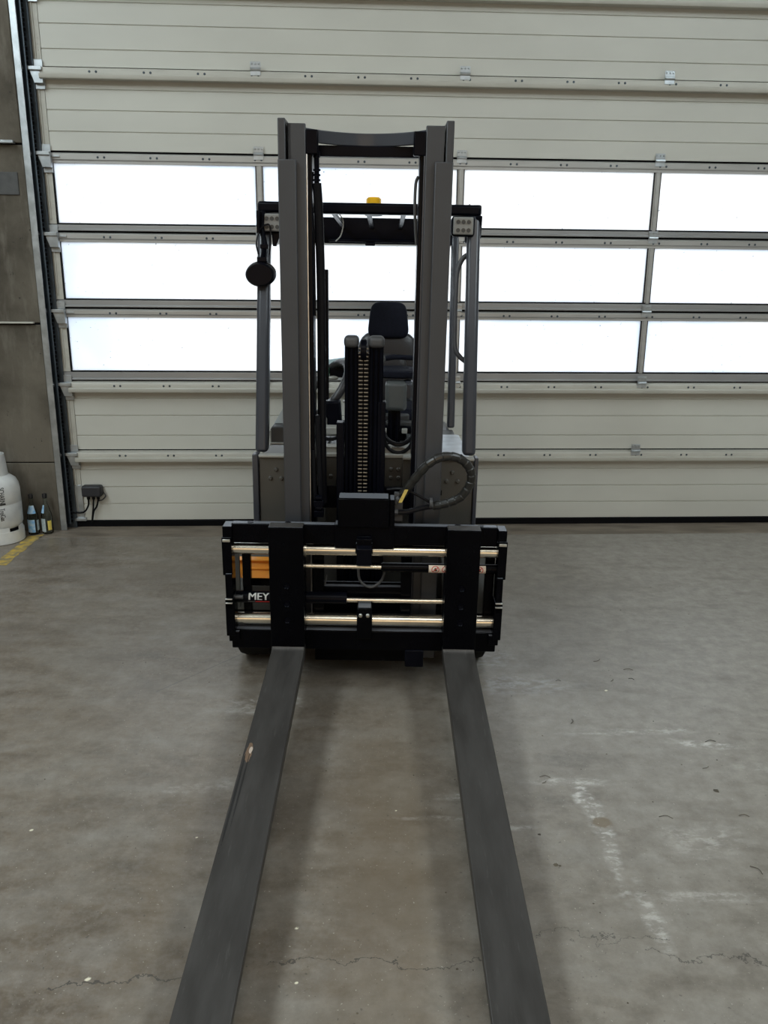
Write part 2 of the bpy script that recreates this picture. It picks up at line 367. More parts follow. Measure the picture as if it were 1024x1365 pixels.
def copy_part(o, loc=None, parent=None):
    c = o.copy(); COL.objects.link(c); c.parent = parent or o.parent
    if loc is not None: c.location = loc
    return c
def text_mesh(body, size, thick=.0):
    cu = bpy.data.curves.new('t', 'FONT'); cu.body = body; cu.size = size; cu.extrude = thick; cu.offset = 0.0
    ob = bpy.data.objects.new('t', cu); COL.objects.link(ob)
    me = bpy.data.meshes.new_from_object(ob.evaluated_get(bpy.context.evaluated_depsgraph_get()))
    bpy.data.objects.remove(ob); bpy.data.curves.remove(cu)
    import bmesh
    bm = bmesh.new(); bm.from_mesh(me)
    ys = [v.co.y for v in bm.verts]; y0, y1 = min(ys), max(ys)
    for i in range(1, 9):
        bmesh.ops.bisect_plane(bm, geom=bm.verts[:]+bm.edges[:]+bm.faces[:], plane_co=(0, y0+(y1-y0)*i/9, 0), plane_no=(0, 1, 0))
    bm.to_mesh(me); bm.free()
    v0 = [tuple(v.co) for v in me.vertices]; f0 = [tuple(p.vertices) for p in me.polygons]; bpy.data.meshes.remove(me)
    vs, fs = [], []                                   # bold: shifted copies, each a hair further out
    for i in range(4):
        vs += [(x+size*.016*i, y, z) for x, y, z in v0]; fs += [tuple(a+i*len(v0) for a in f) for f in f0]
    return vs, fs

# ================================================================ THE SETTING
YAW = .0525; D0 = 5.915
def dw(u, n, z):       # door frame (u along door, n towards the hall) to world
    return (u*cos(YAW)+n*sin(YAW), D0+u*sin(YAW)-n*cos(YAW), z)
def poly_slab(name, pts, z0, z1, m, parent=None, bevel=0.0):
    b = MB(); n = len(pts)
    b.add([(x, y, z0) for x, y in pts]+[(x, y, z1) for x, y in pts],
          [tuple(range(n))[::-1], tuple(range(n, 2*n))]+[(i, (i+1) % n, n+(i+1) % n, n+i) for i in range(n)])
    return b.build(name, m, parent, bevel=bevel, smooth=False)
JO = .285
f_ = poly_slab('floor', [(-6.2, -8), (6.4, -8), dw(6.4, JO, 0)[:2], dw(-6.2, JO, 0)[:2]], -.12, 0, 'floor', bevel=.004)
tag(f_, kind='structure')
poly_slab('threshold_slab', [dw(-6.2, JO-.022, 0)[:2], dw(6.4, JO-.022, 0)[:2], dw(6.4, -.35, 0)[:2], dw(-6.2, -.35, 0)[:2]], -.12, -.001, 'threshold', f_, bevel=.010)
poly_slab('joint_filler', [dw(-6.2, JO+.001, 0)[:2], dw(6.4, JO+.001, 0)[:2], dw(6.4, JO-.023, 0)[:2], dw(-6.2, JO-.023, 0)[:2]], -.12, -.020, 'gasket', f_)
yl = MB(); ym = mat('worn_yellow_paint', (.60, .40, .06), .6, col2=(.22, .19, .12), scale=22)
random.seed(3)
a0, b0, a1, b1 = Vector((-2.525, 5.53)), Vector((-2.435, 5.58)), Vector((-2.50, 4.93)), Vector((-2.41, 4.90))
N = 16; ra, rb = [], []
for i in range(N+1):
    t = i/N; ra.append(a0.lerp(a1, t)+Vector((random.uniform(-.008, .008), 0))); rb.append(b0.lerp(b1, t)+Vector((random.uniform(-.008, .008), 0)))
yl.add([(p.x, p.y, .0015) for p in ra]+[(p.x, p.y, .0015) for p in rb], [(i, i+1, N+2+i, N+1+i) for i in range(N)])
yl.build('yellow_marking', ym, f_, smooth=False)
tag(poly_slab('outdoor_yard', [dw(-12, -.35, 0)[:2], dw(12, -.35, 0)[:2], (16, 30), (-16, 30)], -.2, -.02, mat('yard_concrete', (.5, .5, .5), .9, var=.1)), kind='structure')

# wall beside the door, in local door axes
wl_ = empty('wall_left', dw(0, 0, 0), (0, 0, YAW)); tag(wl_, kind='structure')
lifts = [(-.1, .50), (.506, 1.462), (1.475, 2.595), (2.605, 6.0)]
for i, (z0, z1) in enumerate(lifts):
    dn = (.10, .10, .103, .116)[i]
    MB().box(-6.2, -2.362, -dn, .30, z0, z1).build('concrete_lift', 'concrete', wl_, bevel=.006, smooth=False)
MB().box(-6.2, -2.366, -.092, .29, -.1, 6.0).build('concrete_core', 'gasket', wl_, smooth=False)
MB().box(-6.2, -2.40, -.128, -.1, 1.470, 1.482).build('concrete_fin', M['alu2'], wl_, bevel=.003)
MB().box(-2.62, -2.41, -.112, -.09, 2.29, 2.43).build('repair_patch', mat('patch_mortar', (.10, .10, .10), .9, var=.2, scale=20), wl_, bevel=.004)
MB().box(-2.60, -2.405, -.150, -.1, 2.598, 2.616).build('steel_angle', 'galv', wl_, bevel=.002)
wr = empty('wall_right', dw(0, 0, 0), (0, 0, YAW)); tag(wr, kind='structure')
MB().box(3.45, 6.4, -.10, .30, -.1, 6.0).build('concrete_pier', 'concrete', wr, bevel=.006, smooth=False)
tag(MB().box(-2.36, 3.45, -.05, .30, 4.08, 6.0).build('wall_front', 'concrete', None, tf=lambda x, y, z: dw(x, -y, z), smooth=False), kind='structure')
tag(MB().box(-6.4, -6.2, -8.2, 6.0, -.1, 6.0).build('wall_west', 'wallp'), kind='structure')
tag(MB().box(6.4, 6.6, -8.2, 6.6, -.1, 6.0).build('wall_east', 'wallp'), kind='structure')
tag(MB().box(-6.4, 6.6, -8.2, -8.0, -.1, 6.0).build('wall_back', 'wallp'), kind='structure')
tag(MB().box(-6.4, 6.6, -8.2, 6.8, 6.0, 6.2).build('ceiling', 'ceil'), kind='structure')

# vertical track at the left edge of the door, own structure
tk = empty('trim_1', dw(0, 0, 0), (0, 0, YAW)); tag(tk, kind='structure')
MB().prism([(-2.362, -.105), (-2.318, -.105), (-2.318, -.098), (-2.352, -.098), (-2.352, -.02), (-2.362, -.02)], 'z', 0, 4.1).build('angle_bar', 'galv', tk, bevel=.003)
MB().box(-2.352, -2.27, -.03, .02, 0, 4.1).build('track_back', 'galvdark', tk)
MB().prism([(-2.345, -.04), (-2.300, -.085), (-2.292, -.085), (-2.292, -.078), (-2.335, -.035)], 'z', .04, 4.1).build('guide_track', 'galvdark', tk, bevel=.002)
bc = MB()                                                     # lift chain / cable down the gap
for i in range(150):
    z = .05+i*.027; bc.box(-2.300 - .003*(i % 2), -2.290 + .003*(i % 2), -.060, -.052, z, z+.018)
tag(bc.build('lift_chain', 'gasket', tk, smooth=False), kind='stuff')

# ---------------------------------------------------------------- sectional door
door = empty('door_1', dw(0, 0, 0), (0, 0, YAW)); tag(door, kind='structure')
U0, U1 = -2.295, 3.36
G0, PITCHW = -2.219, 1.3614
SEAMS = [.047, .575, 1.075, 1.575, 2.075, 2.575, 3.075, 3.575, 4.075]
def panel_profile(z0, z1, gs):     # (y, z) outline, front at y=0 (towards hall is -y)
    p = [(.04, z0), (0, z0)]
    for g in gs: p += [(0, g-.005), (.007, g-.002), (.007, g+.002), (0, g+.005)]
    return p+[(0, z1), (.04, z1)]
def end_caps(z0, z1):
    b = MB().box(U0, G0-.002, -.004, .03, z0, z1)
    b.box(U0+.012, U0+.020, -.012, -.003, z0+.03, z1-.03).box(U0+.036, U0+.044, -.012, -.003, z0+.03, z1-.03)
    for i in range(3): b.cyl((G0-.018, -.003, z0+.09+.035*i), (G0-.018, -.007, z0+.09+.035*i), .004, 6)
    return b
LIP = {0: .00, 1: 1, 2: 1, 6: 1, 7: 1}
screw = None
for i in range(8):
    z0, z1 = SEAMS[i]+.005, SEAMS[i+1]-.005
    if i == 0: z0 = .048
    if i in (0, 1, 5, 6, 7):
        s0 = empty('door_section', (0, 0, 0)); s0.parent = door
        gs = [SEAMS[i+1]-d for d in (.395, .25+.0+.015*0, .125)] if i != 5 else [SEAMS[i+1]-d for d in (.38, .252, .128)]
        if i == 0: gs = [.170, .298, .43]
        MB().prism(panel_profile(z0, z1, gs), 'x', G0, U1).build('section_panel', 'panel', s0, smooth=False)
        end_caps(z0, z1).build('end_cap', 'alu2', s0, bevel=.001)
    else:
        s0 = empty('window_section', (0, 0, 0)); s0.parent = door
        gt = {2: 1.511, 3: 2.007, 4: 2.502}[i]; gb = {2: 1.138, 3: 1.63, 4: 2.121}[i]
        fr = MB()
        fr.prism([(.03, gt), (-.006, gt), (-.006, gt+.016), (-.014, gt+.022), (-.014, z1-.012), (-.004, z1-.004), (.03, z1)], 'x', U0, U1)
        fr.build('top_rail', 'alu' if i != 9 else 'alu2', s0, bevel=.0015)
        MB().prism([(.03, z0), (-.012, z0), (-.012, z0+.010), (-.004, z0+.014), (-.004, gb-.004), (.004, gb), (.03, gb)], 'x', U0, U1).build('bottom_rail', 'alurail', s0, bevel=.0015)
        end_caps(gb, gt).build('end_cap', 'alu2', s0, bevel=.001)
        for j in range(5):
            u = G0+PITCHW*j
            if j:
                if j == 4: MB().box(u-.02, U1, -.010, .03, gb, gt).build('stile', 'alu', s0, bevel=.002); continue
                q = MB().box(u-.021, u+.021, .0, .03, gb, gt); q.box(u-.010, u+.013, -.010, .001, gb, gt)
                q.build('mullion', 'alu', s0, bevel=.002)
                MB().box(u-.026, u-.0205, -.002, .03, gb, gt).box(u+.0205, u+.024, -.002, .03, gb, gt).each('pane_seal', 'gasket', s0, smooth=False)
        MB().box(G0, G0+.008, -.004, .03, gb, gt).box(G0, U1-.05, -.006, .03, gb, gb+.007).each('pane_seal', 'gasket', s0, smooth=False)
        for j in range(4):
            a = G0+.006 if j == 0 else G0+PITCHW*j+.022; bb = G0+PITCHW*(j+1)-.024
            MB().box(a, bb, .012, .016, gb+.004, gt).build('pane', 'pane', s0, smooth=False)
    # lip or joint along the top of the lower neighbour
    if i+1 in (1, 2, 6, 7):
        zt = SEAMS[i+1]
        s1 = MB().prism([(.001, zt-.075), (-.066, zt-.078), (-.070, zt-.072), (-.070, zt-.050), (-.052, zt-.046), (-.052, zt-.020), (-.046, zt-.010), (.001, zt-.007)], 'x', G0-.01, U1)
        if i+1 != 2: s1.build('reinforcing_lip', 'alu2', s0, bevel=.0015)
        else:
            s1.build('reinforcing_lip', 'alu2', s0, bevel=.0015)
    # screw pairs
    if i+1 in (1, 2, 3, 4, 5, 6):
        zt = SEAMS[i+1]; b = MB(); yy, zz = {1: (-.052, -.033), 2: (-.052, -.033), 6: (-.052, -.033)}.get(i+1, (-.014, -.036))
        for j in range(16):
            for du in (0, .042):
                u = -1.914+.344*j+du
                if u > U1-.1: continue
                b.lathe([(.0, -.003), (.006, -.003), (.008, 0)], (u, yy, zt+zz), 8, axis='y')
        tag(b.build('screws', 'galvdark', s0), kind='stuff')
for z_ in SEAMS[1:]: MB().box(U0, U1, .012, .05, z_-.02, z_+.02).build('joint_seal', 'gasket', door, smooth=False)
MB().box(U0, U1, -.012, .035, .0, .046).build('bottom_seal', 'gasket', door, bevel=.004)
# hinges on the joints above each mullion
hg = MB()
hg.box(-.033, .033, -.004, 0, .006, .046).box(-.033, .033, -.006, 0, -.036, -.008).cyl((-.033, -.008, -.001), (.033, -.008, -.001), .009, 10)
for x in (-.022, 0, .022): hg.lathe([(0, -.010), (.005, -.010), (.006, -.003)], (x, 0, .033), 8, axis='y')
h0 = None
for si in (1, 2, 3, 4, 5, 6, 7):
    for j in (1, 2, 3):
        loc = (G0+PITCHW*j, -.012 if si not in (1, 2, 6, 7) else -.050, SEAMS[si]+.0)
        if h0 is None: h0 = hg.build('hinge', 'galv', door, bevel=.001); h0.location = loc
        else: copy_part(h0, loc)
rb_ = MB()
rb_.box(-.045, .045, -.006, 0, .012, .06).box(-.045, .05, -.055, 0, -.012, .010)
rb_.prism([(-.03, -.012), (.05, -.012), (.05, -.085), (-.005, -.085)], 'y', -.040, 0)
rb_.box(-.01, .05, -.008, 0, -.115, -.085)
rb_.cyl((-.085, -.045, -.004), (.02, -.045, -.004), .007, 8).cyl((-.085, -.045, -.004), (-.066, -.045, -.004), .017, 12)
rb_.box(.05, .10, -.012, 0, -.018, -.006)
r0 = None
for si in (1, 2, 3, 4, 5, 6, 7):
    loc = (U0+.035, -.012, SEAMS[si]-.02)
    if r0 is None: r0 = rb_.build('roller_bracket', 'galv', door, bevel=.0015); r0.location = loc
    else: copy_part(r0, loc)
# junction box with its cables at the lower left corner
jb = MB().box(-2.205, -2.062, -.075, 0, .238, .322).build('junction_box', 'box', door, bevel=.018, seg=4)
MB().box(-2.20, -2.067, -.080, -.070, .246, .314).build('box_cover', 'box', jb, bevel=.010, seg=3)
for x in (-2.168, -2.132, -2.098): MB().cyl((x, -.035, .240), (x, -.035, .215), .011, 10).build('cable_gland', 'rubber', jb)
for p in ([(-2.168, -.035, .22), (-2.175, -.035, .165), (-2.215, -.03, .115), (-2.29, -.03, .112)],
          [(-2.132, -.035, .22), (-2.138, -.035, .16), (-2.148, -.03, .11), (-2.158, -.03, .045)],
          [(-2.098, -.035, .22), (-2.112, -.035, .165), (-2.140, -.03, .12), (-2.156, -.03, .05)]):
    MB().tube(spline(p), .0062, 8).build('cable', 'rubber', jb)
MB().tube(spline([(-2.062, -.03, .27), (-2.045, -.03, .24), (-2.07, -.03, .21), (-2.10, -.02, .20)]), .005, 8).build('cable', 'cap', jb)
MB().box(-2.285, -2.215, -.012, .0, .05, .315).box(-2.285, -2.20, -.03, 0, .048, .07).each('corner_bracket', 'galv', door, bevel=.002)

# ================================================================ FORKLIFT
OX, OY = -.095, 3.65
truck = empty('forklift', (OX-.005, OY, .004), (0, .0087, 0))
tag(truck, 'grey and black forklift truck with two very long forks, parked before the sectional door', 'forklift')
T = R(2.4)
def tw(x, y, z): return (x-OX, y-OY, z)                          # truck world coordinates to local
def mt(x, d, s): return (x-OX, 3.21+d*cos(T)-s*sin(T)-OY, d*sin(T)+s*cos(T))   # mast frame
CX = -.095

# mast rails
for sg in (-1, 1):
    X = lambda a: CX+sg*a
    o = MB().box(X(.302), X(.331), .20, .36, .10, 2.322).box(X(.262), X(.331), .183, .200, .10, 2.178).box(X(.262), X(.331), .345, .36, .10, 2.25)
    o.build('outer_mast_rail', 'mast', truck, tf=mt, bevel=.0035)
    i_ = MB().box(X(.226), X(.295), .205, .219, .14, 2.305).box(X(.278), X(.295), .205, .34, .14, 2.305).box(X(.226), X(.295), .325, .34, .14, 2.305)
    io = i_.build('inner_mast_rail', 'mast', truck, tf=mt, bevel=.004)
    MB().box(X(.2205), X(.2255), .207, .222, .30, 2.20).build('edge_glint_strip', 'edge_glint' if sg < 0 else 'mast2', io, tf=mt, bevel=.001)  # bright strip stands in for the highlight along the rail edge
    MB().box(X(.205), X(.222), .23, .34, .14, 2.24).each('carriage_rail', 'dark', io, tf=mt, bevel=.003)
# bowed tie bar at the top and the straight bar behind it
pts = []
for k_ in range(15):
    t = k_/14; x = CX-.228+.456*t; pts.append((x, .215+.14*sin(pi*t)**.8))
tb = MB(); prof = [(x, d) for x, d in pts]+[(x, d+.018) for x, d in reversed(pts)]
tb.prism(prof, 'z', 2.245, 2.292)
tbo = tb.build('top_tie_bar', 'mast2', truck, tf=mt, bevel=.003)
MB().box(CX-.228, CX-.18, .205, .24, 2.20, 2.285).box(CX+.18, CX+.228, .205, .24, 2.20, 2.285).each('tie_bar_lug', 'dark', tbo, tf=mt, bevel=.004)
MB().box(CX-.228, CX+.228, .33, .35, 2.205, 2.245).build('rear_cross_bar', 'dark', truck, tf=mt, bevel=.003)
MB().box(CX-.228, CX+.228, .33, .35, .76, .86).build('lower_cross_bar', 'dark', truck, tf=mt, bevel=.003)
MB().box(CX-.31, CX+.31, .36, .38, .12, .22).build('foot_cross_bar', 'dark', truck, tf=mt, bevel=.003)

# free lift assembly: two slim posts with grey caps, chain between
for (xa, xb) in ((-.177, -.119), (-.076, -.014)):
    p = MB().box(xa+.002, xb-.002, .29, .31, .30, 1.48)
    w_ = (xb-xa)
    for q in (.16, .50, .84): p.cyl((xa+w_*q, .278, .30), (xa+w_*q, .278, 1.485), w_*.15, 10)
    po = p.build('free_lift_post', 'dark', truck, tf=mt)
    MB().box(xa-.002, xb+.002, .25, .32, 1.474, 1.522).build('post_cap', 'cap', po, tf=mt, bevel=.018, seg=4)
MB().box(-.21, -.178, .26, .32, .30, 1.16).box(-.036, -.002, .27, .32, .30, 1.25).each('lift_cylinder_guard', 'dark', truck, tf=mt, bevel=.004)
MB().lathe([(.0, -.012), (.046, -.012), (.046, .012), (0, .012)], (-.097, .285, 1.462), 24, axis='x').build('chain_pulley', 'dark', truck, tf=mt, bevel=.002)
ch = MB()
for i in range(42):
    s_ = .795+i*.0165
    ch.cyl((-.117, .262, s_), (-.1005, .262, s_), .0036, 8).cyl((-.0945, .262, s_), (-.078, .262, s_), .0036, 8)
ck = MB()
for i in range(42):
    s_ = .795+i*.0165
    for x in (-.113, -.105, -.090, -.082): ck.box(x-.0012, x+.0012, .2595, .268, s_-.010, s_+.004)
tag(ck.build('chain_plates', 'dark', truck, tf=mt), kind='stuff')
tag(ch.build('lift_chain', 'chain', truck, tf=mt, ang=50), kind='stuff')
MB().box(-.121, -.074, .270, .276, .30, 1.45).build('chain_backing', 'dark', truck, tf=mt)

# hoses and fittings in the left channel
hf = MB().cyl((-.283, .24, 2.215), (-.283, .24, 2.10), .010, 10)
for i in range(4): hf.cyl((-.283, .24, 2.15-.018*i), (-.283, .24, 2.143-.018*i), .015, 10)
hf.cyl((-.283, .24, 2.215), (-.283, .24, 2.19), .015, 6)
hf.build('hose_fitting', 'dark', truck, tf=mt)
MB().tube(spline([(-.283, .24, 2.10), (-.278, .25, 2.0), (-.272, .27, 1.7), (-.272, .28, 1.2), (-.27, .28, .8)]), .018, 10).build('hydraulic_hose', 'hose', truck, tf=mt)
MB().tube(spline([(-.300, .24, 2.14), (-.306, .25, 2.05), (-.300, .26, 1.9), (-.298, .27, 1.6)]), .006, 8).build('hydraulic_hose', 'hose', truck, tf=mt)
MB().tube(spline([(-.305, .22, 1.05), (-.303, .22, .95), (-.296, .22, .80)]), .009, 8).build('hydraulic_hose', 'hose', truck, tf=mt)
MB().tube(spline([(-.286, .22, 1.2), (-.280, .22, .98), (-.272, .22, .80)]), .011, 8).build('hydraulic_hose', 'hose', truck, tf=mt)
MB().box(-.276, -.245, .30, .33, 1.25, 1.78).build('hose_cover', 'dark', truck, tf=mt, bevel=.004)
MB().tube(spline([(.107, .24, 2.13), (.098, .25, 2.10), (.098, .25, 2.0), (.108, .26, 1.88)]), .006, 8).build('hydraulic_hose', 'cap', truck, tf=mt)
for s_ in (.845, .80): MB().cyl((-.295, .2, s_), (-.268, .2, s_), .012, 10).box(-.303, -.262, .19, .23, s_-.04, s_-.012).build('hose_clamp', 'dark', truck, tf=mt, bevel=.002)
def droop(x0, x1, z, sag, r, y, m='hose'):
    MB().tube(spline([(x0, y, z+sag), (x0*.8+x1*.2, y-.02, z+sag*.25), ((x0+x1)/2, y-.03, z), (x0*.2+x1*.8, y-.02, z+sag*.25), (x1, y, z+sag)]), r, 10).build('hydraulic_hose', m, truck, tf=tw)
droop(-.33, -.19, 1.035, .05, .009, 3.80); droop(-.33, -.19, .985, .06, .008, 3.80)
droop(-.03, .15, 1.025, .10, .011, 3.75); droop(-.03, .15, .985, .12, .009, 3.75)
MB().tube(spline([(.135, 3.6, 1.12), (.13, 3.58, 1.0), (.115, 3.56, .86)]), .010, 8).build('hydraulic_hose', 'hose', truck, tf=tw)

# carriage --------------------------------------------------------
cb = MB().box(-.632, .470, .048, .088, .690, .775)
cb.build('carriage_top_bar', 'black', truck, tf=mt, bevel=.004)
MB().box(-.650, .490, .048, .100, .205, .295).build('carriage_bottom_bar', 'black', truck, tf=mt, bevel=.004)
for x in (-.555, -.40, .305, .40):
    MB().lathe([(0, .002), (.013, .002), (.013, 0)], (x, .067, .7755), 12).build('bar_bolt', 'dark', truck, tf=mt)
# inner plate of the carriage
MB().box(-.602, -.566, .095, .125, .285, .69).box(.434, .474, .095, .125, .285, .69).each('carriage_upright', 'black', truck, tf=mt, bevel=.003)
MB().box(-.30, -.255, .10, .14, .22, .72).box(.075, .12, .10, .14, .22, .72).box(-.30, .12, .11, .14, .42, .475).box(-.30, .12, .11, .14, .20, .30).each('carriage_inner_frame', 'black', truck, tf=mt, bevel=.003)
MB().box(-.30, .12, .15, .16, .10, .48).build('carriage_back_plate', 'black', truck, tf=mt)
for sg, xa, xb in ((-1, -.672, -.632), (1, .475, .512)):
    e = MB()
    xo, xi = (xa, xb) if sg < 0 else (xb, xa)
    e.box(xo-sg*.0, xi, .03, .10, .55, .718)                      # upper block
    e.box(xo-sg*.010, xi, .02, .10, .40, .56)
    e.box(xo-sg*.006, xi+sg*-.004, .02, .10, .275, .45)
    e.box(xo-sg*.014, xi+sg*-.020, .03, .10, .245, .29)
    e.box(xo-sg*.004, xi+sg*-.004, .035, .11, .715, .765)
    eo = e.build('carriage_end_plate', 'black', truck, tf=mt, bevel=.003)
    MB().box(xo-sg*.004, xo-sg*.036, .024, .034, .700, .712).each('end_plate_latch', 'zinc', eo, tf=mt, bevel=.002)
    MB().box(xo-sg*.008, xo-sg*.038, .010, .022, .446, .452).box(xo-sg*.008, xo-sg*.038, .010, .022, .428, .434).each('end_plate_latch', 'zinc', eo, tf=mt, bevel=.002)
for s_, r_ in ((.657, .0245), (.337, .0265)):
    MB().cyl((-.640, .075, s_), (.480, .075, s_), r_, 28).build('guide_rod', 'chrome', truck, tf=mt)
# positioner cylinders
u1 = MB().cyl((-.005, .070, .584), (.485, .070, .584), .0205, 24).cyl((-.01, .070, .584), (.0, .070, .584), .017, 24).build('positioner_cylinder', 'black', truck, tf=mt)
MB().cyl((-.335, .070, .584), (.0, .070, .584), .0100, 16).build('piston_rod', 'chrome', u1, tf=mt)
u2 = MB().cyl((-.63, .090, .430), (-.155, .090, .430), .026, 24).build('positioner_cylinder', 'dark', truck, tf=mt)
MB().cyl((-.155, .082, .426), (.262, .082, .426), .0115, 16).build('piston_rod', 'chrome', u2, tf=mt)
MB().cyl((-.64, .048, .446), (-.595, .048, .446), .009, 12).build('hose_connector', 'cap', u2, tf=mt)
# sticker wrapped round the upper cylinder: two prohibition signs
def wrap(xc, r, vs):     # (x, h) flat to the cylinder front
    return [(xc+x, .070-r*cos(h/r), .584+r*sin(h/r)) for x, h in vs]
lb = MB(); n_ = 10; HH = .020
for xa, xb in ((.190, .430),):
    hs = [-HH+2*HH*i/n_ for i in range(n_+1)]
    lb.add(wrap(0, .0208, [(xa, h) for h in hs]+[(xb, h) for h in hs]), [(i, i+1, n_+2+i, n_+1+i) for i in range(n_)])
lo = lb.build('warning_sticker', 'label', u1, tf=mt)
rg = MB(); ik = MB()
for xc in (.218, .262, .305, .350, .403):
    vs_, fs_ = [], []
    for i in range(28):
        a = 2*pi*i/28; vs_ += [(cos(a)*.0165, sin(a)*.0165), (cos(a)*.0135, sin(a)*.0135)]
    fs_ = [(2*i, 2*i+1, (2*i+3) % 56, (2*i+2) % 56) for i in range(28)]
    rg.add(wrap(xc, .0211, vs_), fs_)
    dv = [(-.0115-.001, .0115-.001), (-.0115+.001, .0115+.001), (.0115+.001, -.0115+.001), (.0115-.001, -.0115-.001)]
    sl = []
    for i in range(7):
        t = i/6; sl += [(-.0115+.023*t-.0011, -.0100+.020*t+.0011), (-.0115+.023*t+.0011, -.0100+.020*t-.0011)]
    rg.add(wrap(xc, .02115, sl), [(2*i, 2*i+1, 2*i+3, 2*i+2) for i in range(6)])
    for (bx, bh, br) in ((0, .004, .0045), (.002, -.003, .0055), (-.004, -.001, .003)):
        ik.add(wrap(xc, .02105, [(bx+br*cos(a*pi/4), bh+br*.8*sin(a*pi/4)) for a in range(8)]), [tuple(range(8))])
rg.build('prohibition_sign', 'red', u1, tf=mt, smooth=False); tag(ik.build('sign_figure', 'ink', u1, tf=mt, smooth=False), kind='stuff')
# maker's letters on the lower cylinder, cut off by the left fork
tv, tf_ = text_mesh('MEY', .060); wx = max(v[0] for v in tv)
def wrap2(vs): return [(x, .090-.0263*cos(h/.0263), .430+.0263*sin(h/.0263)) for x, h in vs]
mk = MB().add(wrap2([(v[0]/wx*.092-.578, v[1]*.78-.004) for v in tv]), tf_); mk.build('cylinder_lettering', 'white', u2, tf=mt, smooth=False)
for xa, xb, m_ in ((-.578, -.548, 'cap'), (-.546, -.486, 'red')):
    MB().add(wrap2([(xa, -.017), (xb, -.017), (xb, -.010), (xa, -.010)]), [(0, 1, 2, 3)]).build('lettering_underline', m_, u2, tf=mt, smooth=False)
# centre block and clamps
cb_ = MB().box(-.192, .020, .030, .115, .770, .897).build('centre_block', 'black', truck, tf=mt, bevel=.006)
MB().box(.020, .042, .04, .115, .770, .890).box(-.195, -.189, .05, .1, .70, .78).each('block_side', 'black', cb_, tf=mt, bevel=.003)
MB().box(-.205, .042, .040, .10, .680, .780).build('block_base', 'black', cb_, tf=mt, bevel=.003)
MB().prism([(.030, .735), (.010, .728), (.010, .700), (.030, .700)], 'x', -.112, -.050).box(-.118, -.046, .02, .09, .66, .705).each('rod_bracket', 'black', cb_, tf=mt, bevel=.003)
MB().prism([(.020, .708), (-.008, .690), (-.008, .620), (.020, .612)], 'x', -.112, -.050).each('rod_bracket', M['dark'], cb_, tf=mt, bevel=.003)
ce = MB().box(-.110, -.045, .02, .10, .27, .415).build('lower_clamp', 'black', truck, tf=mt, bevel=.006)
for x in (-.094, -.063): MB().lathe([(0, -.010), (.006, -.010), (.009, -.006), (.009, 0)], (x, .02, .383), 14, axis='y').build('clamp_bolt', 'zinc', ce, tf=mt)
MB().box(-.075, -.02, .09, .13, .595, .625).build('hose_clip', 'dark', cb_, tf=mt)
MB().box(.10, .18, .04, .10, .13, .21).build('lower_hook', 'dark', truck, tf=mt, bevel=.004)

# forks
FS, FT = R(1.25), None
for (xa, xb) in ((-.4715, -.3320), (.2595, .3945)):
    L = 2.05; dz = lambda d: -abs(d)*math.tan(FS)
    poly = [(.050, .795-.012), (.0, .779), (.0, .255)]
    for a in range(1, 6):                                          # round heel, front side
        t = a/6*pi/2; poly.append((-.022+.022*cos(t), .255-.026*sin(t)))
    poly += [(-.03, .228)]
    poly += [(-L, .228-L*math.tan(FS)), (-L-.004, .220-L*math.tan(FS)), (-L, .213-L*math.tan(FS)), (-.9, .183+.002-.9*math.tan(FS)*.9), (-.05, .180), (.0, .182)]
    for a in range(1, 6):
        t = a/6*pi/2; poly.append((.0+.05*sin(t), .232-.05*cos(t)))
    poly += [(.05, .24)]
    fo = MB().prism(poly, 'x', xa, xb).build('fork', 'fork', truck, tf=mt, bevel=.003)
    # black shank face plate of the positioner that carries the fork
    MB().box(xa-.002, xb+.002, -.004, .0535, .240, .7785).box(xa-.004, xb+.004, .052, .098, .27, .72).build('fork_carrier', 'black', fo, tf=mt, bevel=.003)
    for s_ in (.522, .440, .365):
        MB().lathe([(0, -.0005), (.009, -.0005), (.0125, -.005), (.0125, .0)], ((xa+xb)/2, -.004, s_), 16, axis='y').build('locking_bolt', 'dark', fo, tf=mt)
    MB().lathe([(.026, -.012), (.033, -.012), (.033, .0), (.026, 0)], (xb+.006, .075, .657), 20, axis='x').build('rod_bushing', 'chrome', fo, tf=mt)

# spiral wrapped hose loop on the right
lp = spline([(.045, .13, .860), (.075, .11, .895), (.12, .09, .965), (.175, .075, 1.035), (.235, .07, 1.068), (.300, .075, 1.060), (.345, .085, 1.015), (.352, .095, .955), (.318, .10, .893), (.262, .105, .862), (.20, .11, .845)], 14)
rr_ = [.0195*(1.0-.15*((i % 7)/7.0)) for i in range(len(lp))]
MB().tube(lp, rr_, 14).build('spiral_wrapped_hose', 'sheath', truck, tf=mt, ang=25)
MB().tube(spline([(.20, .11, .845), (.15, .10, .838), (.09, .09, .824), (.045, .09, .822)]), .011, 10).build('hydraulic_hose', 'hose', truck, tf=mt)
MB().tube(spline([(.01, .14, .905), (.07, .12, .915), (.13, .11, .895), (.20, .11, .855)]), .0065, 8).build('hydraulic_hose', 'hose', truck, tf=mt)
MB().box(.07, .084, .07, .075, .87, .925).build('cable_tag', 'tag', truck, tf=lambda x, d, s: mt(x+(s-.9)*.45, d, s))
MB().lathe([(.015, -.006), (.022, -.006), (.022, .006), (.015, .006)], (.192, .10, .862), 12, axis='x').build('hose_clamp', 'cap', truck, tf=mt)
MB().cyl((.042, .09, .865), (.062, .09, .885), .012, 10).cyl((.040, .09, .822), (.056, .09, .822), .014, 6).box(.040, .075, .10, .13, .78, .90).each('hose_fitting', 'cap', truck, tf=mt, bevel=.001)
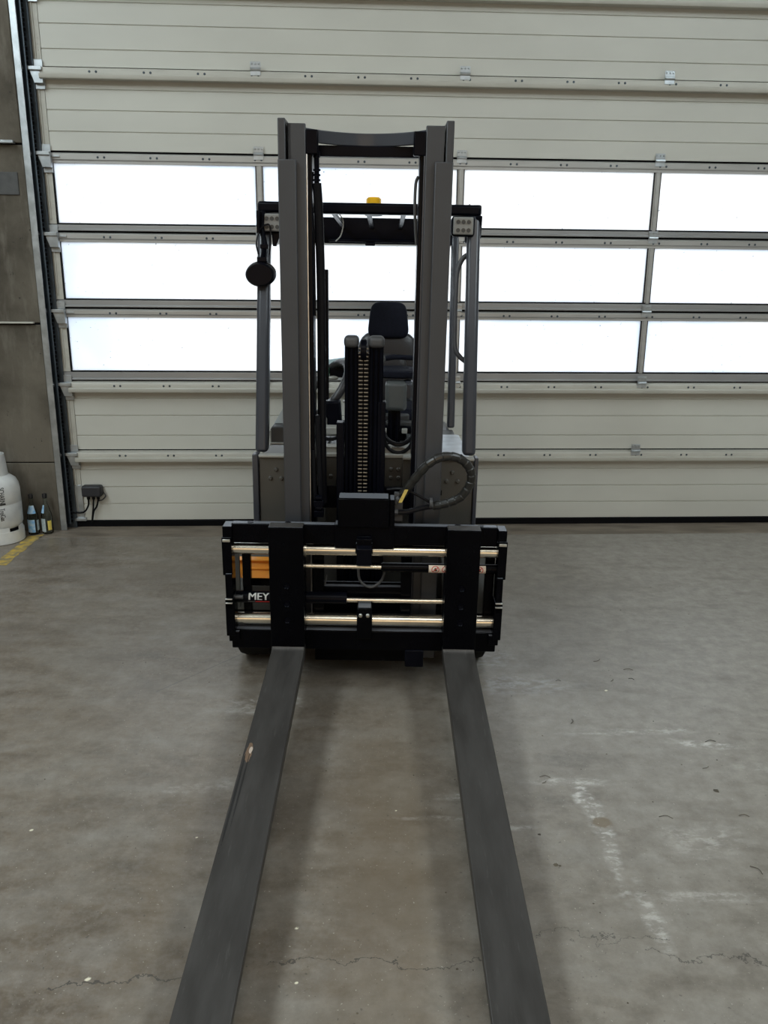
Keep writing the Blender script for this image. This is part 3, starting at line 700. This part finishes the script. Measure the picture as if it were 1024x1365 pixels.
MB().tube(spline([(-.11, .13, .56), (-.10, .12, .50), (-.055, .11, .475), (-.01, .12, .50), (.01, .13, .56)]), .006, 8).build('hydraulic_hose', 'cap', truck, tf=mt)
MB().tube(spline([(-.245, .13, .52), (-.255, .12, .47), (-.28, .12, .45)]), .004, 6).build('hydraulic_hose', 'cap', truck, tf=mt)

# body -------------------------------------------------------------
fp = MB().box(-.574, -.27, 3.640, 3.665, .66, .972).box(.08, .404, 3.640, 3.665, .66, .972).each('front_panel', 'body', truck, tf=tw, bevel=.003)
MB().box(-.32, .13, 3.70, 3.72, .60, .965).build('centre_panel', 'body', truck, tf=tw, bevel=.003)
MB().box(-.575, -.27, 3.625, 3.675, .972, .984).box(.08, .405, 3.625, 3.675, .972, .984).each('panel_edge', 'lightgrey', fp, tf=tw, bevel=.003)
MB().box(-.32, .13, 3.695, 3.73, .965, .982).box(-.32, .13, 3.73, 3.74, .965, 1.005).box(-.32, .13, 3.725, 3.80, 1.003, 1.010).each('dash_ledge', 'lightgrey', truck, tf=tw, bevel=.003)
bolt = MB().lathe([(0, -.010), (.006, -.010), (.010, -.005), (.010, 0)], (0, 0, 0), 12, axis='y')
b0_ = None
for px, pz in ((-.498, .915), (-.524, .874), (-.474, .874), (.308, .915), (.283, .874), (.334, .874)):
    if b0_ is None: b0_ = bolt.build('panel_bolt', 'body', truck); b0_.location = tw(px, 3.640, pz)
    else: copy_part(b0_, tw(px, 3.640, pz))
for px, pz in ((-.252, .875), (.028, .912), (.062, .912), (.028, .872), (.062, .872)):
    copy_part(b0_, tw(px, 3.70, pz))
MB().box(-.605, -.578, 3.63, 3.70, .30, .985).box(.406, .424, 3.63, 3.70, .30, .985).each('body_side_post', 'mast2', truck, tf=tw, bevel=.004)
for z_ in (.82, .77): MB().box(.255, .262, 3.632, 3.64, z_-.012, z_+.012).build('panel_slot', 'dark', truck, tf=tw)
# chassis with orange wheel covers
MB().box(-.60, .41, 3.72, 5.30, .12, .66).build('chassis', 'body', truck, tf=tw, bevel=.01)
MB().box(-.60, -.30, 3.72, 4.45, .66, .93).box(.11, .41, 3.72, 4.45, .66, .93).box(-.60, .41, 4.35, 4.9, .66, .90).build('step_plate', 'body', truck, tf=tw, bevel=.006)
MB().box(.115, .405, 3.75, 4.44, .93, .950).build('floor_plate', 'galv', truck, tf=tw, bevel=.004)
MB().prism([(4.75, .12), (5.40, .16), (5.46, .5), (5.40, .84), (5.2, .90), (4.85, .90)], 'x', -.59, .40).build('counterweight', 'mast2', truck, tf=tw, bevel=.03, seg=4)
for sg in (-1, 1):
    xa, xb = (CX-.605, CX-.36) if sg < 0 else (CX+.36, CX+.605)
    pr = [(3.46+.0, .30)]
    for a in range(0, 13):
        t = pi*a/12; pr.append((3.68-.245*cos(t), .30+.25*sin(t)))
    inner = [(3.68-.225*cos(pi*a/12), .30+.23*sin(pi*a/12)) for a in range(12, -1, -1)]
    MB().prism([(3.68-.25*cos(pi*a/12), .31+.245*sin(pi*a/12)) for a in range(13)]+[(3.68-.232*cos(pi*a/12), .31+.227*sin(pi*a/12)) for a in range(12, -1, -1)], 'x', xa, xb).build('wheel_cover', 'body', truck, tf=tw, bevel=.004)
    MB().lathe([(.06, -.085), (.10, -.09), (.115, -.085), (.205, -.085), (.228, -.070), (.235, -.045), (.235, .045), (.228, .07), (.205, .085), (.115, .085), (.10, .09), (.06, .085)], tw(CX+sg*.505, 3.68, .232), 40, axis='x').build('front_tyre', 'tyre', truck)
    tr = truck.children[-1]
    MB().lathe([(0, -.06), (.05, -.06), (.10, -.05), (.112, -.08), (.112, .08), (.10, .05), (0, .05)], tw(CX+sg*.505, 3.68, .232), 24, axis='x').build('wheel_rim', 'lightgrey', tr)
    MB().lathe([(.05, -.08), (.09, -.08), (.185, -.075), (.20, -.04), (.20, .04), (.185, .075), (.09, .08), (.05, .08)], tw(CX+sg*.40, 4.98, .198), 32, axis='x').build('rear_tyre', 'tyre', truck)
MB().prism([(3.395, .475), (3.435, .545), (3.445, .545), (3.405, .475)], 'x', -.675, -.50).box(-.675, -.50, 3.42, 3.47, .545, .552).each('orange_guard', 'orange', truck, tf=tw, bevel=.003)
MB().box(-.60, -.505, 3.410, 3.422, .510, .516).build('guard_rib', 'orange', truck, tf=tw, bevel=.002)
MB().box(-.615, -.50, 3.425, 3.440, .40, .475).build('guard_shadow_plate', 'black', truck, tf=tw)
MB().box(-.605, -.50, 3.42, 3.435, .375, .43).build('axle_plate', 'body', truck, tf=tw, bevel=.002)
MB().box(.24, .45, 3.41, 3.43, .522, .545).each('orange_guard', 'orange', truck, tf=tw, bevel=.003)
MB().box(-.662, -.632, 3.385, 3.40, .34, .68).box(.452, .480, 3.40, 3.42, .34, .68).each('fender_stay', 'body', truck, tf=tw, bevel=.003)
MB().box(-.25, -.195, 3.5, 3.52, .390, .415).box(.0, .06, 3.5, 3.52, .37, .415).each('orange_bracket', 'orange', truck, tf=tw, bevel=.003)
MB().cyl((-.55, 3.62, .24), (.36, 3.62, .24), .07, 16).build('front_axle', 'dark', truck, tf=tw)

# overhead guard ----------------------------------------------------
for sg in (-1, 1):
    xa, xb = (-.606, -.546) if sg < 0 else (.360, .421)
    pr = MB().prism([(3.72, .975), (3.79, .975), (4.03, 2.05), (3.97, 2.05)], 'x', xa, xb)
    pr.build('front_pillar', 'mast2', truck, tf=tw, bevel=.018, seg=4)
    xm = (-.604, -.560) if sg < 0 else (.381, .425)
    MB().prism([(4.95, .90), (5.02, .90), (5.22, 2.03), (5.16, 2.03)], 'x', *xm).build('rear_pillar', 'mast2', truck, tf=tw, bevel=.012, seg=3)
    MB().prism([(4.35, .90), (4.40, .90), (5.18, 1.6), (5.15, 1.64)], 'x', xm[0]+.01, xm[1]-.01)
    sr = MB().prism([(3.98, 2.050), (3.98, 2.098), (5.24, 2.13), (5.24, 2.05)], 'x', xm[0]-.002, xm[1]).build('roof_side_rail', 'dark', truck, tf=tw, bevel=.01)
MB().box(-.606, .421, 3.97, 4.03, 2.048, 2.097).build('roof_front_bar', 'dark', truck, tf=tw, bevel=.012, seg=3)
MB().prism([(5.18, 2.06), (5.18, 2.125), (5.24, 2.13), (5.24, 1.99), (5.20, 1.975)], 'x', -.55, .39).box(-.36, .22, 5.16, 5.185, 1.985, 2.0).box(-.14, -.08, 5.15, 5.18, 1.965, 1.985).build('roof_rear_bar', 'dark', truck, tf=tw, bevel=.006)
for x in (-.44, -.27, -.10, .07, .24): MB().box(x-.012, x+.012, 4.0, 5.2, 2.062, 2.078).build('roof_grille_bar', 'dark', truck, tf=tw, bevel=.004)
MB().prism([(3.96, 2.05), (4.03, 2.05), (4.03, 1.95), (3.99, 1.95)], 'x', .398, .428).prism([(3.96, 2.05), (4.03, 2.05), (4.03, 1.93), (3.99, 1.93)], 'x', .355, .385).each('pillar_gusset', 'dark', truck, tf=tw, bevel=.006)
be = MB().lathe([(0, 2.245), (.035, 2.243), (.046, 2.232), (.046, 2.19)], (-.092-OX, 5.21-OY, 0), 24).build('beacon', 'amber', truck)
MB().lathe([(.0, 2.14), (.052, 2.14), (.052, 2.205), (.04, 2.21)], (-.092-OX, 5.21-OY, 0), 24).build('beacon_base', 'dark', be)
MB().cyl((.398, 4.3, 2.10), (.398, 4.3, 2.13), .010, 8, r1=.003).build('antenna', 'dark', truck, tf=tw)
# headlights
for sg, xa, xb in ((-1, -.580, -.490), (1, .292, .384)):
    hl = MB().box(xa-.008, xb+.008, 3.93, 3.97, 1.955, 2.045).build('headlight', 'dark', truck, tf=tw, bevel=.016, seg=3)
    MB().box(xa, xb, 3.922, 3.934, 1.963, 2.040).build('headlight_lens', 'led', hl, tf=tw, bevel=.01, seg=3)
    for i in range(3):
        for j in range(2):
            MB().lathe([(.0, -.001), (.005, -.003), (.0095, -.003), (.0095, 0)], tw(xa+.022+.024*i, 3.922, 1.982+.036*j), 12, axis='y').build('light_diode', 'leddot', hl)
# lamp hanging at the left corner
wlamp = MB().ellipsoid((-.584, 3.90, 1.776), (.070, .055, .056), 28, 16).build('hanging_lamp', 'gloss', truck, tf=tw)
MB().lathe([(0, 0), (.058, .0), (.066, .012), (.069, .03)], (0, 0, 0), 28, axis='y').build('lamp_glass', 'dark', wlamp, tf=lambda x, y, z: tw(-.584+x, 3.842+y, 1.771+z*.78))
MB().tube(spline([(-.575, 3.93, 2.05), (-.580, 3.92, 1.98), (-.566, 3.90, 1.90), (-.578, 3.90, 1.83)]), .012, 10).box(-.600, -.555, 3.88, 3.92, 1.828, 1.850).box(-.585, -.548, 3.885, 3.915, 1.885, 1.905).box(-.600, -.585, 3.89, 3.92, 1.95, 2.05).build('lamp_bracket', 'dark', wlamp, tf=tw, bevel=.003)
MB().tube(spline([(-.592, 3.88, 1.86), (-.600, 3.88, 1.91), (-.585, 3.90, 1.97), (-.545, 3.91, 1.99), (-.540, 3.91, 1.92), (-.545, 3.9, 1.86)]), .004, 8).build('lamp_cable', 'hose', wlamp, tf=tw)
MB().prism([(-.545, 2.00), (-.49, 1.97), (-.52, 1.90), (-.535, 1.90)], 'y', 3.95, 3.97).build('headlight_stay', 'dark', truck, tf=tw)
# grab handle
MB().tube(spline([(.378, 3.98, 1.885), (.345, 3.98, 1.858), (.322, 3.97, 1.80), (.317, 3.95, 1.70), (.316, 3.92, 1.55), (.320, 3.90, 1.455), (.345, 3.89, 1.415), (.385, 3.88, 1.385)]), .0115, 12).build('grab_handle', 'mast', truck, tf=tw)
MB().tube(spline([(-.24, 4.03, 2.06), (-.215, 4.03, 2.02), (-.225, 4.03, 1.96), (-.25, 4.03, 1.93)]), .003, 6).build('roof_cable', 'lightgrey', truck, tf=tw)

# seat ----------------------------------------------------------------
sb = MB().ellipsoid((.007, 4.93, 1.24), (.185, .06, .24), 28, 16, .55).build('seat_backrest', 'vinyl', truck, tf=tw)
MB().ellipsoid((.007, 4.86, 1.20), (.12, .03, .15), 24, 14, .6).build('back_cushion', 'vinyl', sb, tf=tw)
def headtf(x, y, z):
    k_ = 1.0-.10*(z/.10); return tw(.008+x*k_, 4.90+y, 1.540+z)
MB().ellipsoid((0, 0, 0), (.114, .05, .104), 32, 18, .42).build('headrest', 'seat', sb, tf=headtf)
MB().box(-.20, .22, 4.45, 4.95, .95, 1.08).build('seat_cushion', 'seat', truck, tf=tw, bevel=.04, seg=4)
MB().box(-.16, .18, 4.5, 4.95, .88, .96).build('seat_base', 'dark', truck, tf=tw, bevel=.01)
MB().ellipsoid((.06, 4.45, 1.285), (.105, .16, .026), 24, 12, .5).build('armrest', 'seat', truck, tf=tw)
MB().tube(spline([(-.045, 4.55, 1.325), (-.02, 4.53, 1.345), (.05, 4.52, 1.358), (.16, 4.52, 1.355)]), .014, 10).build('armrest_frame', 'seat', truck, tf=tw)
MB().tube(spline([(-.045, 4.30, 1.37), (-.025, 4.30, 1.385), (-.012, 4.30, 1.36), (-.03, 4.3, 1.34)]), .008, 10).build('armrest_lever', 'cap', truck, tf=tw)
co = MB().box(-.004, .108, 4.22, 4.36, 1.105, 1.255).build('control_console', 'console', truck, tf=tw, bevel=.022, seg=4)
MB().box(.09, .145, 4.26, 4.40, 1.15, 1.255).build('console_side', 'mast2', co, tf=tw, bevel=.02, seg=3)
MB().box(.012, .078, 4.27, 4.33, .90, 1.11).box(.022, .034, 4.255, 4.27, .90, 1.11).box(.055, .067, 4.255, 4.27, .90, 1.11).each('console_post', 'dark', co, tf=tw, bevel=.003)
MB().box(-.02, .006, 4.24, 4.27, .985, 1.01).box(.086, .115, 4.24, 4.27, .985, 1.01).each('console_bracket', 'lightgrey', co, tf=tw, bevel=.003)
MB().box(-.03, .13, 4.42, 4.6, 1.02, 1.06).box(.0, .16, 4.38, 4.42, 1.00, 1.03).each('floor_lever', 'cap', truck, tf=tw, bevel=.01)
# steering column and wheel
sc = MB().prism([(-.322, 1.16), (-.235, 1.16), (-.225, .995), (-.300, .995), (-.302, 1.07), (-.318, 1.09)], 'y', 4.16, 4.26).build('steering_column', 'dark', truck, tf=tw, bevel=.012, seg=3)
MB().prism([(-.330, 1.13), (-.300, 1.075), (-.303, .99), (-.33, .985), (-.34, 1.1)], 'y', 4.20, 4.24).box(-.33, -.22, 4.19, 4.25, .975, .995).build('column_trim', 'lightgrey', sc, tf=tw, bevel=.004)
MB().box(-.335, -.22, 4.02, 4.10, 1.01, 1.05).build('pedal_plate', 'lightgrey', sc, tf=tw, bevel=.006)
# wheel: a torus tilted towards the driver
tp = []; va = Vector((.60, .10, .79)).normalized(); vb = Vector((-.35, .90, .15)); vb = (vb-va*vb.dot(va)).normalized()
for i in range(41):
    a = 2*pi*i/40; v = va*(.165*cos(a))+vb*(.165*sin(a)); tp.append((-.318+v.x, 4.40+v.y, 1.195+v.z))
MB().tube(tp, .022, 12, caps=False).build('steering_wheel', 'vinyl', truck, tf=tw)
MB().box(-.31, -.23, 4.50, 4.56, 1.245, 1.300).build('display', 'dark', truck, tf=tw, bevel=.004)
MB().prism([(-.32, 1.300), (-.32, 1.338), (-.225, 1.352), (-.225, 1.300)], 'y', 4.52, 4.53).build('paper_sheet', 'paper', truck, tf=tw)
MB().box(-.324, -.312, 4.49, 4.51, 1.235, 1.30).build('green_switch', mat('green_plastic', (.03, .22, .10), .4), truck, tf=tw, bevel=.003)
MB().ellipsoid((-.29, 4.47, 1.245), (.03, .02, .012), 16, 8).build('switch_knob', 'lightgrey', truck, tf=tw)
MB().box(-.225, -.19, 4.25, 4.30, 1.14, 1.15).build('lever_tip', 'lightgrey', truck, tf=tw, bevel=.003)
# left hand dash part beyond the mast: slanted clear hood over a grey box
MB().prism([(-.552, .985), (-.44, .985), (-.44, 1.075), (-.545, 1.075), (-.556, 1.05)], 'y', 3.86, 3.98).build('dash_box', 'cap', truck, tf=tw, bevel=.006)
MB().box(-.55, -.44, 3.84, 3.99, .992, 1.000).box(-.552, -.546, 3.85, 3.855, .985, 1.06).each('dash_box_trim', 'lightgrey', truck, tf=tw, bevel=.002)
MB().prism([(-.545, 1.076), (-.44, 1.25), (-.44, 1.10), (-.51, 1.076)], 'y', 3.95, 3.97).build('dash_hood', 'hood', truck, tf=tw, bevel=.002)
MB().prism([(.245, .95), (.262, .95), (.262, 1.14), (.245, 1.12)], 'y', 4.35, 4.37).build('floor_edge_stay', 'cap', truck, tf=tw, bevel=.003)

# ================================================================ GAS CYLINDER AND BOTTLES
gc = empty('gas_cylinder', (-2.686, 5.450, 0)); gc.scale = (1.07, 1.07, 1.0); tag(gc, 'white steel gas cylinder with black lettering standing against the concrete wall at the left edge', 'gas cylinder')
MB().lathe([(0, .10), (.10, .095), (.135, .105), (.149, .135), (.150, .20), (.151, .272), (.1485, .277), (.151, .282), (.150, .37), (.145, .405), (.130, .437), (.100, .463), (.06, .48), (0, .485)], n=48).build('tank', 'gaswhite', gc, ang=60)
MB().lathe([(.143, 0), (.150, .004), (.150, .085), (.143, .085), (.139, .080), (.139, .004), (.143, 0)], n=48).build('foot_ring', 'gaswhite', gc)
for a in (-1.15, -.25, .65, 1.55, 2.45, 3.35, 4.25):
    MB().lathe([(.142, .080), (.147, .080), (.147, .118), (.135, .112)], n=8, a0=a, a1=a+.45).build('foot_web', 'gaswhite', gc)
MB().lathe([(.137, .085), (.137, .108)], n=40).build('foot_gap', 'gasket', gc)
MB().lathe([(.086, .468), (.090, .468), (.078, .612), (.072, .612), (.086, .468)], n=40, a0=-2.2, a1=2.4).build('collar', 'gaswhite', gc)
MB().lathe([(.0965, .55), (.0955, .59)], n=8, a0=-.95, a1=-.72).build('collar_slot', 'gasket', gc)
MB().cyl((0, 0, .48), (0, 0, .54), .022, 16).box(-.03, .03, -.012, .012, .53, .57).build('valve', 'zinc', gc, bevel=.002)
for body, ang0, zt, size in (('SCHARN', -.98, .405, .046), ('TreiGas', -1.02, .262, .044)):
    tv, tf_ = text_mesh(body, size)
    g = MB().add([(.1515*cos(ang0+v[1]/.1515), .1515*sin(ang0+v[1]/.1515), zt-v[0]*.62) for v in tv], tf_)
    g.build('tank_lettering', 'ink', gc, smooth=False)
MB().lathe([(.1518, .282), (.1518, .292)], n=6, a0=-1.0, a1=-.76).build('tank_mark', 'ink', gc)

def bottle(loc, label, kind):
    b = empty('bottle', loc); tag(b, label, 'bottle', 'bottles beside the gas cylinder')
    MB().lathe([(0, .002), (.034, .002), (.037, .006), (.037, .125), (.034, .150), (.024, .185), (.015, .215), (.0125, .235), (.0125, .262), (.0145, .264), (.0145, .270), (.011, .270),
                (.0105, .235), (.013, .213), (.022, .183), (.032, .149), (.0348, .124), (.0348, .010), (.030, .006), (0, .006)], n=32).build('glass_body', 'glass', b, ang=60)
    MB().lathe([(0, .292), (.015, .292), (.0165, .289), (.0165, .264), (.015, .262)], n=20).build('cap', 'capblack', b)
    if kind == 0:
        MB().lathe([(.0376, .018), (.0376, .112)], n=16, a0=-2.7, a1=-.9).build('label_front', 'bluelabel', b)
        MB().lathe([(.0376, .030), (.0376, .105)], n=8, a0=-.5, a1=.6).build('label_back', 'palelabel', b)
        MB().lathe([(.0335, .155), (.0225, .193), (.0175, .212)], n=14, a0=-2.8, a1=-.4).build('neck_label', 'bluelabel', b)
    else:
        MB().lathe([(.0376, .018), (.0376, .115)], n=14, a0=-3.0, a1=-1.5).build('label_front', 'palelabel', b)
        MB().lathe([(.0377, .030), (.0377, .100)], n=8, a0=-1.1, a1=-.35).build('label_side', 'yellowlabel', b)
        MB().lathe([(.0335, .155), (.0225, .193), (.0175, .212)], n=10, a0=-3.0, a1=-1.7).build('neck_label', 'bluelabel', b)
    return b
bottle((-2.512, 5.600, 0), 'clear glass bottle with blue label and black cap, next to the white gas cylinder', 0)
bottle((-2.420, 5.618, 0), 'clear glass bottle with grey and yellow labels, between the blue-labelled bottle and the door track', 1)

# ================================================================ SMALL DEBRIS ON THE FLOOR
random.seed(11)
db = MB()
def crumb(x, y, r):
    n = random.randint(5, 7); a = [random.uniform(.6, 1.1)*r for _ in range(n)]
    top = [(x+a[i]*cos(2*pi*i/n), y+a[i]*sin(2*pi*i/n), .0002) for i in range(n)]+[(x+.3*r, y, r*.55)]
    db.add(top, [(i, (i+1) % n, n) for i in range(n)]+[tuple(range(n))[::-1]])
for _ in range(170):
    x = random.uniform(-2.2, 2.2); y = random.uniform(1.5, 5.4); crumb(x, y, random.uniform(.0015, .0045))
for x, y, r in ((.545, 2.155, .010), (.556, 2.150, .007), (1.20, 2.55, .012), (.52, 2.30, .006)): crumb(x, y, r)
for _ in range(14):
    x = random.uniform(.4, 1.6); y = random.uniform(2.0, 3.6); a = random.uniform(0, pi); l_ = random.uniform(.02, .05)
    db.tube(spline([(x, y, .002), (x+l_*.5*cos(a), y+l_*.5*sin(a), .004), (x+l_*cos(a+.4), y+l_*sin(a+.4), .002)], 4), .0012, 5)
tag(db.build('floor_debris', mat('debris', (.16, .13, .09), .9, col2=(.03, .028, .025), scale=4)), 'tiny crumbs of grit and dry stalks scattered on the concrete floor', 'debris', kind='stuff')
